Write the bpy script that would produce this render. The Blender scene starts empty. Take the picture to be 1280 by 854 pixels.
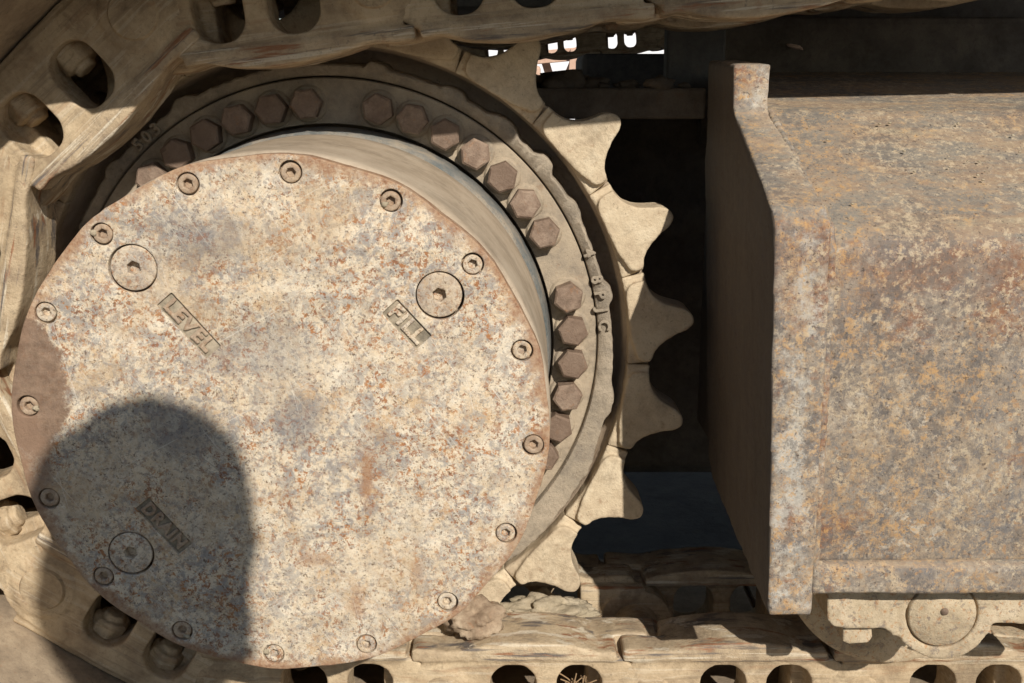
import bpy, bmesh, math, random
from mathutils import Vector, Matrix, noise as mnoise
R = math.radians
C = bpy.context.scene.collection
SC = bpy.context.scene
random.seed(7)

# ------------------------------------------------------------------ camera
F_PX, W_PX, H_PX = 1350.0, 1280.0, 854.0
CAM = Vector((0.18117, -0.81839, 0.26066))
RIGHT = Vector((0.9999984, -0.0017322, 0.0004062)).normalized()
FWD = Vector((0.0017792, 0.9735891, -0.2283006)).normalized()
DOWN = FWD.cross(RIGHT).normalized()
if DOWN.z > 0: DOWN = -DOWN
cam_d = bpy.data.cameras.new('camera'); cam = bpy.data.objects.new('camera', cam_d); C.objects.link(cam)
mw = Matrix((( RIGHT.x, -DOWN.x, -FWD.x, CAM.x), (RIGHT.y, -DOWN.y, -FWD.y, CAM.y), (RIGHT.z, -DOWN.z, -FWD.z, CAM.z), (0, 0, 0, 1)))
cam.matrix_world = mw
cam_d.sensor_width = 36; cam_d.lens = F_PX / W_PX * 36
cam_d.clip_start = 0.02; cam_d.clip_end = 6000
SC.camera = cam

# ------------------------------------------------------------------ light
SUN = Vector((-0.295, 0.789, -0.539)).normalized()          # direction the light travels
elev = math.asin(-SUN.z)
sd = bpy.data.lights.new('sun', 'SUN'); so = bpy.data.objects.new('sun', sd); C.objects.link(so)
sd.energy = 4.9; sd.angle = R(0.53); sd.color = (1.0, 0.94, 0.86)
so.rotation_euler = SUN.to_track_quat('-Z', 'Y').to_euler(); so.location = (1, -3, 4)
wd = bpy.data.worlds.new('World'); SC.world = wd; wd.use_nodes = True
wn = wd.node_tree
bg = wn.nodes['Background']; bg.inputs['Strength'].default_value = 0.075
sky = wn.nodes.new('ShaderNodeTexSky'); sky.sky_type = 'NISHITA'; sky.sun_disc = False; sky.dust_density = 0.4
sky.sun_elevation = elev; sky.sun_rotation = math.atan2(-SUN.x, -SUN.y)
wn.links.new(sky.outputs[0], bg.inputs['Color'])
SC.view_settings.view_transform = 'Standard'; SC.view_settings.look = 'None'
SC.view_settings.exposure = 0.0; SC.view_settings.gamma = 1.0

# ------------------------------------------------------------------ small helpers
def at(px, py, y):
    """world point seen at photograph pixel (px, py) on the plane Y = y"""
    d = RIGHT * ((px - W_PX / 2) / F_PX) + DOWN * ((py - H_PX / 2) / F_PX) + FWD
    k = (y - CAM.y) / d.y
    return CAM + d * k
def link(o, parent=None):
    C.objects.link(o)
    if parent: o.parent = parent
    return o
def smooth(me, on=True):
    me.polygons.foreach_set('use_smooth', [on] * len(me.polygons)); me.update()
def obj(name, me, mat=None, parent=None, loc=None):
    o = bpy.data.objects.new(name, me)
    if mat and not me.materials: me.materials.append(mat)
    if loc is not None: o.location = loc
    return link(o, parent)
def tag(o, label=None, cat=None, group=None, kind=None):
    if label: o['label'] = label
    if cat: o['category'] = cat
    if group: o['group'] = group
    if kind: o['kind'] = kind
    return o
def thing(name, label, cat, loc=(0, 0, 0), group=None):
    o = bpy.data.objects.new(name, None); o.empty_display_size = 0.02; o.location = loc
    C.objects.link(o); return tag(o, label, cat, group)
def bm_mesh(bm, name='mesh', sm=False):
    me = bpy.data.meshes.new(name); bm.to_mesh(me); bm.free(); smooth(me, sm); return me
def merge(meshes):
    """one mesh out of several (mesh, matrix) pairs"""
    bm = bmesh.new()
    for me, mx in meshes:
        n0 = len(bm.verts); bm.from_mesh(me); bm.verts.ensure_lookup_table()
        if mx is not None:
            for v in bm.verts[n0:]: v.co = mx @ v.co
    me = bpy.data.meshes.new('merged'); bm.to_mesh(me); bm.free(); return me
def box(x0, x1, y0, y1, z0, z1, bev=0.0, seg=2):
    bm = bmesh.new()
    bmesh.ops.create_cube(bm, size=1)
    for v in bm.verts:
        v.co = Vector(((x0 + x1) / 2 + v.co.x * (x1 - x0), (y0 + y1) / 2 + v.co.y * (y1 - y0), (z0 + z1) / 2 + v.co.z * (z1 - z0)))
    if bev: bmesh.ops.bevel(bm, geom=bm.edges[:], offset=bev, segments=seg, affect='EDGES', profile=0.5)
    return bm_mesh(bm)
def evaluate(me, mods):
    """apply a list of (type, settings) modifiers to a mesh"""
    o = bpy.data.objects.new('temp', me); C.objects.link(o)
    for i, (t, kw) in enumerate(mods):
        m = o.modifiers.new('m%d' % i, t)
        for k, v in kw.items(): setattr(m, k, v)
    dg = bpy.context.evaluated_depsgraph_get(); dg.update()
    r = bpy.data.meshes.new_from_object(o.evaluated_get(dg))
    bpy.data.objects.remove(o); return r
def cloud(scale, depth=2):
    t = bpy.data.textures.new('clouds', 'CLOUDS'); t.noise_scale = scale; t.noise_depth = depth; return t
def cast(me, voxel, sm_it=4, disp=((0.03, 0.002), (0.008, 0.0007))):
    """fuse overlapping pieces into one casting with soft fillets and an uneven skin"""
    mods = [('REMESH', dict(mode='VOXEL', voxel_size=voxel)), ('SMOOTH', dict(factor=0.5, iterations=sm_it))]
    for s, a in disp: mods.append(('DISPLACE', dict(texture=cloud(s), strength=a, mid_level=0.5)))
    r = evaluate(me, mods); smooth(r); return r
def flat_solid(loops, y0, y1, bev=0.0, seg=2, res_y=0):
    """outline with holes in the XZ plane, thickness from y0 to y1, all edges rounded"""
    cu = bpy.data.curves.new('c', 'CURVE'); cu.dimensions = '2D'; cu.fill_mode = 'BOTH'
    for lp in loops:
        s = cu.splines.new('POLY'); s.points.add(len(lp) - 1)
        for p, (a, b) in zip(s.points, lp): p.co = (a, b, 0, 1)
        s.use_cyclic_u = True
    cu.extrude = max((y1 - y0) / 2 - bev, 1e-5); cu.bevel_depth = bev; cu.bevel_resolution = seg
    cu.offset = -bev
    o = bpy.data.objects.new('t', cu); C.objects.link(o)
    dg = bpy.context.evaluated_depsgraph_get(); dg.update()
    me = bpy.data.meshes.new_from_object(o.evaluated_get(dg)); bpy.data.objects.remove(o)
    ym = (y0 + y1) / 2
    me.transform(Matrix(((1, 0, 0, 0), (0, 0, -1, ym), (0, 1, 0, 0), (0, 0, 0, 1))))
    me.materials.clear()
    return me
def weld(me, d=1e-5):
    bm = bmesh.new(); bm.from_mesh(me); bmesh.ops.remove_doubles(bm, verts=bm.verts[:], dist=d)
    bmesh.ops.recalc_face_normals(bm, faces=bm.faces[:]); bm.to_mesh(me); bm.free(); return me
def circle(cx, cz, r, n=32, ph=0.0):
    return [(cx + r * math.cos(ph + 2 * math.pi * i / n), cz + r * math.sin(ph + 2 * math.pi * i / n)) for i in range(n)]
def rrect(cx, cz, w, h, r, n=5):
    pts = []
    for sx, sz, a0 in ((1, 1, 0), (-1, 1, 90), (-1, -1, 180), (1, -1, 270)):
        for i in range(n + 1):
            a = R(a0 + 90 * i / n)
            pts.append((cx + sx * (w / 2 - r) + r * math.cos(a), cz + sz * (h / 2 - r) + r * math.sin(a)))
    return pts
def rot2(pts, ang, cx=0, cz=0):
    c, s = math.cos(ang), math.sin(ang)
    return [(cx + c * x - s * z, cz + s * x + c * z) for x, z in pts]
def lathe(profile, n=128, closed=False, rfun=None):
    """profile of (r, y) turned about the Y axis"""
    bm = bmesh.new(); rows = []
    for i in range(n):
        a = 2 * math.pi * i / n
        row = []
        for j, (r, y) in enumerate(profile):
            rr = r if rfun is None else rfun(j, r, a)
            row.append(bm.verts.new((rr * math.cos(a), y, rr * math.sin(a))))
        rows.append(row)
    m = len(profile)
    for i in range(n):
        A, B = rows[i], rows[(i + 1) % n]
        for j in range(m if closed else m - 1):
            k = (j + 1) % m
            bm.faces.new((A[j], B[j], B[k], A[k]))
    bmesh.ops.recalc_face_normals(bm, faces=bm.faces[:])
    return bm_mesh(bm, sm=True)
def auto_smooth(me, deg=35):
    smooth(me); bm = bmesh.new(); bm.from_mesh(me)
    for e in bm.edges:
        if len(e.link_faces) == 2 and e.calc_face_angle(0) > R(deg): e.smooth = False
    bm.to_mesh(me); bm.free(); return me
def tube(pts, r, n=6):
    cu = bpy.data.curves.new('c', 'CURVE'); cu.dimensions = '3D'; cu.bevel_depth = r; cu.bevel_resolution = n; cu.use_fill_caps = True
    s = cu.splines.new('POLY'); s.points.add(len(pts) - 1)
    for p, q in zip(s.points, pts): p.co = (*q, 1)
    o = bpy.data.objects.new('t', cu); C.objects.link(o)
    dg = bpy.context.evaluated_depsgraph_get(); dg.update()
    me = bpy.data.meshes.new_from_object(o.evaluated_get(dg)); bpy.data.objects.remove(o); me.materials.clear(); smooth(me); return me
def text_mesh(txt, size, thick, bev=0.0, space=1.0):
    """raised letters lying in the XZ plane, facing -Y, centred"""
    cu = bpy.data.curves.new('t', 'FONT'); cu.body = txt; cu.size = size; cu.extrude = thick / 2; cu.bevel_depth = bev
    cu.align_x = 'CENTER'; cu.align_y = 'CENTER'; cu.space_character = space; cu.resolution_u = 3; cu.offset = 0.0004
    o = bpy.data.objects.new('t', cu); C.objects.link(o)
    dg = bpy.context.evaluated_depsgraph_get(); dg.update()
    me = bpy.data.meshes.new_from_object(o.evaluated_get(dg)); bpy.data.objects.remove(o); me.materials.clear()
    me.transform(Matrix(((1, 0, 0, 0), (0, 0, -1, 0), (0, 1, 0, 0), (0, 0, 0, 1)))); return me
def sphere_lump(rx, ry, rz, amp, fr, seed, sub=4):
    bm = bmesh.new(); bmesh.ops.create_icosphere(bm, subdivisions=sub, radius=1)
    off = Vector((seed * 3.1, seed * 1.7, seed * 2.3))
    for v in bm.verts:
        n = mnoise.fractal(v.co * fr + off, 0.8, 2.0, 4)
        c = v.co * (1 + amp * n)
        v.co = Vector((c.x * rx, c.y * ry, c.z * rz))
    return bm_mesh(bm, sm=True)

# ------------------------------------------------------------------ materials
class Mat:
    def __init__(s, name, rough=0.8, metal=0.0, spec=0.3):
        s.m = bpy.data.materials.new(name); s.m.use_nodes = True; s.t = s.m.node_tree
        s.b = s.t.nodes['Principled BSDF']; s.b.inputs['Roughness'].default_value = rough
        s.b.inputs['Metallic'].default_value = metal; s.b.inputs['Specular IOR Level'].default_value = spec
        tc = s.t.nodes.new('ShaderNodeTexCoord'); oi = s.t.nodes.new('ShaderNodeObjectInfo')
        mul = s.t.nodes.new('ShaderNodeVectorMath'); mul.operation = 'SCALE'; mul.inputs[0].default_value = (7.3, 3.1, 5.7)
        s.L(oi.outputs['Random'], mul.inputs['Scale'])
        add = s.t.nodes.new('ShaderNodeVectorMath'); add.operation = 'ADD'
        s.L(tc.outputs['Object'], add.inputs[0]); s.L(mul.outputs[0], add.inputs[1])
        s.raw = tc.outputs['Object']; s.vec = add.outputs[0]
    def L(s, a, b): s.t.links.new(a, b)
    def mapv(s, scale=(1, 1, 1), rot=(0, 0, 0), raw=False):
        n = s.t.nodes.new('ShaderNodeMapping'); n.inputs['Scale'].default_value = scale
        r = s.t.nodes.new('ShaderNodeMapping'); r.inputs['Rotation'].default_value = rot      # turn first, then stretch
        s.L(s.raw if raw else s.vec, r.inputs['Vector']); s.L(r.outputs[0], n.inputs['Vector']); return n.outputs[0]
    def noise(s, scale, detail=6, rough=0.6, vec=None, dist=0.0):
        n = s.t.nodes.new('ShaderNodeTexNoise'); n.inputs['Scale'].default_value = scale; n.inputs['Detail'].default_value = detail
        n.inputs['Roughness'].default_value = rough; n.inputs['Distortion'].default_value = dist
        s.L(vec if vec is not None else s.vec, n.inputs['Vector']); return n.outputs['Fac']
    def voro(s, scale, feat='F1', vec=None):
        n = s.t.nodes.new('ShaderNodeTexVoronoi'); n.inputs['Scale'].default_value = scale; n.feature = feat
        s.L(vec if vec is not None else s.vec, n.inputs['Vector']); return n.outputs['Distance']
    def thr(s, fac, lo, hi, a=0.0, b=1.0):
        n = s.t.nodes.new('ShaderNodeMapRange'); n.interpolation_type = 'SMOOTHSTEP'
        n.inputs['From Min'].default_value = lo; n.inputs['From Max'].default_value = hi
        n.inputs['To Min'].default_value = a; n.inputs['To Max'].default_value = b
        s.L(fac, n.inputs['Value']); return n.outputs['Result']
    def math(s, op, a, b=None):
        n = s.t.nodes.new('ShaderNodeMath'); n.operation = op
        for i, v in enumerate((a, b)):
            if v is None: continue
            if isinstance(v, (int, float)): n.inputs[i].default_value = v
            else: s.L(v, n.inputs[i])
        return n.outputs[0]
    def mul(s, a, b): return s.math('MULTIPLY', a, b)
    def ramp(s, fac, stops):
        n = s.t.nodes.new('ShaderNodeValToRGB'); e = n.color_ramp.elements
        while len(e) < len(stops): e.new(0.5)
        for el, (p, c) in zip(e, stops): el.position = p; el.color = (*c, 1)
        s.L(fac, n.inputs[0]); return n.outputs[0]
    def mix(s, fac, a, b):
        n = s.t.nodes.new('ShaderNodeMix'); n.data_type = 'RGBA'
        if isinstance(fac, (int, float)): n.inputs[0].default_value = fac
        else: s.L(fac, n.inputs[0])
        for i, v in ((6, a), (7, b)):
            if isinstance(v, tuple): n.inputs[i].default_value = (*v, 1)
            else: s.L(v, n.inputs[i])
        return n.outputs[2]
    def xyz(s, raw=True):
        n = s.t.nodes.new('ShaderNodeSeparateXYZ'); s.L(s.raw if raw else s.vec, n.inputs[0]); return n.outputs
    def dist2(s, cx, cz, sx=1.0, sz=1.0):
        o = s.xyz()
        a = s.mul(s.math('SUBTRACT', o[0], cx), 1 / sx); b = s.mul(s.math('SUBTRACT', o[2], cz), 1 / sz)
        return s.math('SQRT', s.math('ADD', s.mul(a, a), s.mul(b, b)))
    def done(s, col, height=None, dist=0.002, strength=0.6, rough=None):
        if isinstance(col, tuple): s.b.inputs['Base Color'].default_value = (*col, 1)
        else: s.L(col, s.b.inputs['Base Color'])
        if rough is not None: s.L(rough, s.b.inputs['Roughness'])
        if height is not None:
            n = s.t.nodes.new('ShaderNodeBump'); n.inputs['Distance'].default_value = dist; n.inputs['Strength'].default_value = strength
            s.L(height, n.inputs['Height']); s.L(n.outputs[0], s.b.inputs['Normal'])
        return s.m

def m_cover(name='worn_cream_paint', stain=True):
    m = Mat(name, 0.75)
    base = m.ramp(m.noise(34, 9, 0.7), [(0.32, (0.46, 0.355, 0.235)), (0.5, (0.65, 0.54, 0.385)), (0.68, (0.76, 0.67, 0.52))])
    fine = m.noise(330, 5, 0.75)
    base = m.mix(m.thr(fine, 0.42, 0.66, 0, 0.6), base, (0.76, 0.68, 0.54))
    gold = m.noise(28, 8, 0.75)
    base = m.mix(m.thr(gold, 0.48, 0.62, 0, 0.45), base, (0.70, 0.54, 0.34))
    big = m.noise(13, 5, 0.65)
    g = m.noise(75, 10, 0.82, dist=0.5)
    gm = m.mul(m.thr(g, 0.465, 0.565), m.thr(big, 0.36, 0.58, 0.35, 1.0))
    base = m.mix(m.mul(gm, 0.78), base, (0.25, 0.24, 0.235))
    g2 = m.noise(230, 6, 0.75)
    base = m.mix(m.mul(m.thr(g2, 0.52, 0.60), 0.75), base, (0.27, 0.235, 0.205))
    o = m.noise(120, 8, 0.8, dist=0.4); ob = m.noise(20, 5, 0.6)
    base = m.mix(m.mul(m.mul(m.thr(o, 0.50, 0.60), m.thr(ob, 0.45, 0.6, 0.1, 1)), 0.6), base, (0.55, 0.35, 0.17))
    r = m.noise(270, 7, 0.76, dist=0.3); rb = m.noise(26, 6, 0.7)
    rm = m.mul(m.thr(r, 0.528, 0.565), m.thr(rb, 0.43, 0.58, 0.25, 1.0))
    base = m.mix(m.mul(rm, 0.92), base, m.ramp(m.noise(90, 4), [(0.4, (0.40, 0.165, 0.05)), (0.6, (0.25, 0.10, 0.045))]))
    br = m.noise(48, 9, 0.8, vec=m.mapv((1, 1, 0.45), (0, R(25), 0)))
    base = m.mix(m.mul(m.thr(br, 0.60, 0.65), 0.7), base, (0.27, 0.13, 0.065))
    dk = m.noise(420, 3, 0.6)
    base = m.mix(m.mul(m.thr(dk, 0.60, 0.67), 0.8), base, (0.13, 0.08, 0.045))
    soft = m.noise(11, 7, 0.7)
    base = m.mix(m.thr(soft, 0.52, 0.66, 0, 0.45), base, (0.47, 0.33, 0.19))
    if stain:   # soot and grease smudges
        for cx, cz, sx_, sz_, k in ((-0.078, -0.006, .045, .034, .5), (0.012, 0.004, .028, .026, .6), (-0.060, 0.150, .05, .03, .45), (-0.012, 0.062, .05, .03, .4), (0.075, -0.02, .02, .03, .35), (-.06, .055, .022, .016, .35)):
            dd = m.math('ADD', m.dist2(cx, cz, sx_, sz_), m.mul(m.math('SUBTRACT', m.noise(42, 9, 0.8), 0.5), 2.2))
            base = m.mix(m.thr(dd, 0.3, 1.15, k, 0), base, (0.17, 0.165, 0.165))
        for cx, cz, sx_, sz_, k in ((0.066, -0.042, .007, .032, .7), (0.020, -0.115, .02, .008, .4), (0.105, -0.125, .008, .014, .4), (0.055, -.15, .008, .02, .5)):
            dd = m.math('ADD', m.dist2(cx, cz, sx_, sz_), m.mul(m.math('SUBTRACT', m.noise(70, 8, 0.8), 0.5), 2.4))
            base = m.mix(m.thr(dd, 0.3, 1.1, k, 0), base, (0.33, 0.16, 0.07))
    # thin scratches
    for ang, th in ((35, 0.69), (-62, 0.695), (12, 0.71)):
        sc = m.noise(1.0, 2, 0.5, vec=m.mapv((560, 60, 9), (0, R(ang), 0)))
        base = m.mix(m.mul(m.thr(sc, th, th + 0.04), 0.4), base, (0.74, 0.68, 0.57))
    for ang, th in ((50, 0.70), (-24, 0.705)):
        sc = m.noise(1.0, 2, 0.5, vec=m.mapv((480, 60, 11), (0, R(ang), 0)))
        base = m.mix(m.mul(m.thr(sc, th, th + 0.03), 0.5), base, (0.24, 0.19, 0.15))
    if not stain:
        oi = m.t.nodes.new('ShaderNodeObjectInfo')
        base = m.mix(m.thr(oi.outputs['Random'], 0.25, 0.9, 0.1, 0.8), base, m.ramp(m.noise(160, 6, 0.7), [(0.35, (0.24, 0.15, 0.09)), (0.65, (0.44, 0.32, 0.21))]))
    # worn rusty rim
    rr = m.dist2(0, 0)
    rr = m.math('ADD', rr, m.mul(m.math('SUBTRACT', m.noise(45, 7, 0.75), 0.5), 0.05))
    if stain: base = m.mix(m.thr(rr, 0.201, 0.213, 0, 0.85), base, m.ramp(m.noise(150, 6, 0.7), [(0.4, (0.27, 0.13, 0.065)), (0.6, (0.42, 0.27, 0.16))]))
    if stain:   # dried mud spatter at the left rim
        d1 = m.math('ADD', m.dist2(-0.200, 0.033, 0.034, 0.058), m.mul(m.math('SUBTRACT', m.noise(75, 8, 0.75), 0.5), 1.1))
        base = m.mix(m.thr(d1, 0.90, 1.08, 0.92, 0), base, m.ramp(m.noise(140, 6, 0.7), [(0.35, (0.16, 0.10, 0.065)), (0.65, (0.27, 0.175, 0.115))]))
        d2 = m.math('ADD', m.dist2(-0.205, -0.030, 0.022, 0.05), m.mul(m.math('SUBTRACT', m.noise(80, 6, 0.7), 0.5), 0.9))
        base = m.mix(m.thr(d2, 0.7, 1.1, 0.7, 0), base, (0.27, 0.17, 0.11))
    h = m.math('ADD', m.mul(g, 0.6), m.math('ADD', m.mul(fine, 0.5), m.mul(r, -0.6)))
    return m.done(base, h, 0.0018, 0.6)

def m_box():
    m = Mat('rusting_frame_paint', 0.75)
    g = m.noise(22, 13, 0.84, dist=0.4)
    base = m.ramp(g, [(0.36, (0.105, 0.095, 0.088)), (0.45, (0.19, 0.168, 0.148)), (0.53, (0.31, 0.255, 0.195)), (0.63, (0.50, 0.425, 0.325))])
    f = m.noise(260, 6, 0.78)
    base = m.mix(m.thr(f, 0.48, 0.60, 0, 0.35), base, (0.50, 0.39, 0.27))
    bl = m.noise(60, 10, 0.8); bb = m.noise(11, 5, 0.65)
    base = m.mix(m.mul(m.mul(m.thr(bl, 0.47, 0.55), m.thr(bb, 0.44, 0.56, 0.1, 1)), 0.8), base, (0.175, 0.17, 0.17))
    o = m.noise(130, 9, 0.8, dist=0.6); ob = m.noise(12, 6, 0.7)
    om = m.mul(m.thr(o, 0.49, 0.57), m.thr(ob, 0.42, 0.58, 0.10, 1.0))
    base = m.mix(m.mul(om, 0.7), base, (0.45, 0.265, 0.115))
    w = m.noise(110, 10, 0.82, dist=0.5); wb = m.noise(13, 6, 0.7)
    base = m.mix(m.mul(m.mul(m.thr(w, 0.51, 0.59), m.thr(wb, 0.46, 0.58)), 0.8), base, (0.62, 0.545, 0.43))
    d = m.noise(120, 9, 0.8, vec=m.mapv((1, 1, 0.6)))
    zone = m.noise(7, 6, 0.7)
    base = m.mix(m.mul(m.mul(m.thr(d, 0.515, 0.58), m.thr(zone, 0.42, 0.58, 0.25, 1)), 0.75), base, (0.125, 0.11, 0.10))
    zc = m.noise(5, 7, 0.75, vec=m.mapv((1, 1, 0.7)))
    base = m.mix(m.mul(m.thr(zc, 0.50, 0.62, 0, 0.35), m.thr(f, 0.45, 0.56)), base, (0.47, 0.36, 0.23))
    jit = m.t.nodes.new('ShaderNodeTexNoise'); jit.inputs['Scale'].default_value = 60; jit.inputs['Detail'].default_value = 6; m.L(m.vec, jit.inputs['Vector'])
    wv = m.t.nodes.new('ShaderNodeVectorMath'); wv.operation = 'MULTIPLY_ADD'; m.L(jit.outputs['Color'], wv.inputs[0]); wv.inputs[1].default_value = (.022, .022, .022); m.L(m.vec, wv.inputs[2])
    for sc_, th_, col_, k_ in ((75, .30, (0.52, 0.41, 0.28), .45), (190, .26, (0.13, 0.115, 0.10), .5), (150, .26, (0.43, 0.235, 0.10), .55)):
        vv = m.voro(sc_, vec=wv.outputs[0]); mk = m.noise(9 + sc_ * .05, 7, 0.75)
        base = m.mix(m.mul(m.mul(m.thr(vv, th_, th_ + .09, 1, 0), m.thr(mk, 0.47, 0.57)), k_), base, col_)
    rb = m.noise(8, 7, 0.75, vec=m.mapv((1, 1, 1.6))); rs = m.noise(160, 7, 0.75)
    base = m.mix(m.mul(m.mul(m.thr(rb, 0.51, 0.62), m.thr(rs, 0.40, 0.58, 0.15, 1)), 0.85), base, (0.25, 0.105, 0.05))
    # pale chipped paint along the front corner of the end plate
    px_ = m.xyz()
    ce = m.math('ADD', m.math('SUBTRACT', px_[0], 0.412), m.mul(m.math('SUBTRACT', m.noise(26, 8, 0.8), 0.5), 0.10))
    base = m.mix(m.mul(m.mul(m.thr(m.math('ABSOLUTE', ce), 0.004, 0.020, 1, 0), m.thr(m.noise(18, 8, 0.78), 0.48, 0.58)), 0.75), base, (0.56, 0.53, 0.46))
    # rust band where the shoulder turns down
    oz = m.xyz()
    cr = m.math('ADD', m.math('SUBTRACT', oz[2], 0.125), m.mul(m.math('SUBTRACT', m.noise(14, 8, 0.75), 0.5), 0.14))
    base = m.mix(m.mul(m.mul(m.thr(m.math('ABSOLUTE', cr), 0.0, 0.045, 1, 0), m.mul(m.thr(f, 0.40, 0.56, 0.35, 1), m.thr(zone, 0.40, 0.56))), 0.7), base, (0.24, 0.125, 0.075))
    st = m.noise(1.0, 5, 0.7, vec=m.mapv((60, 30, 8)))
    base = m.mix(m.mul(m.mul(m.thr(st, 0.52, 0.62), m.thr(f, 0.42, 0.56)), 0.5), base, (0.44, 0.31, 0.18))
    geo = m.t.nodes.new('ShaderNodeNewGeometry'); sx = m.t.nodes.new('ShaderNodeSeparateXYZ'); m.L(geo.outputs['True Normal'], sx.inputs[0])
    # settled dust and soaked rust on what faces up
    up = m.thr(sx.outputs[2], 0.3, 0.75)
    dust = m.ramp(m.noise(34, 9, 0.75, vec=m.mapv((0.35, 1, 1))), [(0.36, (0.165, 0.16, 0.145)), (0.46, (0.25, 0.225, 0.185)), (0.55, (0.36, 0.25, 0.16)), (0.66, (0.42, 0.34, 0.225))])
    dust = m.mix(m.thr(f, 0.45, 0.65, 0, 0.5), dust, (0.44, 0.36, 0.25))
    dfk = m.noise(140, 9, 0.82, vec=m.mapv((0.6, 1, 1)))
    dust = m.mix(m.mul(m.thr(dfk, 0.55, 0.62), 0.5), dust, (0.46, 0.36, 0.24))
    dust = m.mix(m.mul(m.thr(dfk, 0.40, 0.46, 1, 0), 0.5), dust, (0.15, 0.13, 0.115))
    base = m.mix(m.mul(up, 0.85), base, dust)
    # shade painted into the face towards the sprocket as dark streaked brown
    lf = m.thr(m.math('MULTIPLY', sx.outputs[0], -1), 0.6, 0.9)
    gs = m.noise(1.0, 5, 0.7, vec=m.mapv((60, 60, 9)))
    clay = m.mix(m.thr(m.noise(120, 8, 0.8), 0.4, 0.62, 0, 0.5), m.ramp(gs, [(0.30, (0.085, 0.068, 0.052)), (0.70, (0.13, 0.104, 0.078))]), (0.16, 0.13, 0.10))  # clay brown, darkened to stand in for that face's shade
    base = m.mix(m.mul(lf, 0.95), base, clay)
    fk = m.noise(120, 10, 0.84, dist=0.15); fz = m.noise(10, 6, 0.7)
    flk = m.mix(m.thr(fz, 0.44, 0.56), (0.57, 0.46, 0.31), (0.52, 0.31, 0.13))
    base = m.mix(m.mul(m.mul(m.thr(fk, 0.46, 0.51, 1, 0), m.thr(zone, 0.42, 0.58, 0.1, 1)), 0.65), base, (0.14, 0.12, 0.105))
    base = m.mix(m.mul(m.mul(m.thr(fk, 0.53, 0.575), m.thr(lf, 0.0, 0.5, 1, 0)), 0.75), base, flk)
    dk = m.noise(340, 3, 0.6)
    base = m.mix(m.mul(m.thr(dk, 0.61, 0.68), 0.7), base, (0.07, 0.05, 0.04))
    h = m.math('ADD', m.mul(o, 0.7), m.math('ADD', m.mul(g, 0.7), m.mul(w, 0.4)))
    return m.done(base, h, 0.0024, 0.7)

def m_dusty(name, c0, c1, c2, rust=(0.30, 0.16, 0.08), rust_amt=0.5, sc=1.0, streak=0.0, dark=(0.10, 0.075, 0.055), bump=0.5, rough=0.8, dark_amt=0.6, speck=0.0, stain=0.45, tint=0.12):
    m = Mat(name, rough)
    n1 = m.noise(22 * sc, 8, 0.65)
    base = m.ramp(n1, [(0.36, c0), (0.5, c1), (0.62, c2)])
    n4 = m.noise(13 * sc, 9, 0.78, dist=0.3)
    base = m.mix(m.thr(n4, 0.50, 0.62, 0, stain), base, tuple(v * 0.55 for v in c0))
    n2 = m.noise(140 * sc, 6, 0.7)
    base = m.mix(m.thr(n2, 0.35, 0.7, 0, 0.35), base, c2)
    if streak:
        s1 = m.noise(1.0, 5, 0.65, vec=m.mapv((9, 50, 150)))
        base = m.mix(m.mul(m.thr(s1, 0.53, 0.66), streak), base, dark)
        s2 = m.noise(1.0, 5, 0.65, vec=m.mapv((11, 70, 120)))
        base = m.mix(m.mul(m.thr(s2, 0.55, 0.66), streak), base, rust)
        s3 = m.noise(1.0, 4, 0.65, vec=m.mapv((7, 60, 190)))
        base = m.mix(m.mul(m.thr(s3, 0.55, 0.63), min(1, streak * 0.9)), base, (0.68, 0.60, 0.46))
    r = m.noise(55 * sc, 7, 0.72, dist=0.3)
    base = m.mix(m.mul(m.thr(r, 0.57, 0.68), rust_amt), base, rust)
    d = m.noise(250 * sc, 4, 0.65)
    base = m.mix(m.mul(m.thr(d, 0.62, 0.72), dark_amt), base, dark)
    n3 = m.noise(420 * sc, 4, 0.7)
    base = m.mix(m.thr(n3, 0.52, 0.68, 0, 0.35), base, c0)
    p = m.noise(75 * sc, 8, 0.78, dist=0.4)
    base = m.mix(m.thr(p, 0.55, 0.66, 0, 0.4), base, tuple(v * 0.68 for v in c0))
    oi = m.t.nodes.new('ShaderNodeObjectInfo')
    base = m.mix(m.thr(oi.outputs['Random'], 0.0, 1.0, 0, tint), base, c0)
    if speck:
        k = m.noise(120, 9, 0.8, dist=0.4)
        base = m.mix(m.mul(m.thr(k, 0.535, 0.60), speck), base, (0.20, 0.165, 0.14))
        k2 = m.noise(200, 8, 0.78, dist=0.3)
        base = m.mix(m.mul(m.thr(k2, 0.55, 0.61), speck), base, (0.40, 0.19, 0.075))
    h = m.math('ADD', m.mul(n2, 0.6), m.math('ADD', m.mul(n1, 0.8), m.math('ADD', m.mul(n3, 0.35), m.mul(p, -0.4))))
    return m.done(base, h, 0.0025, bump)

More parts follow.
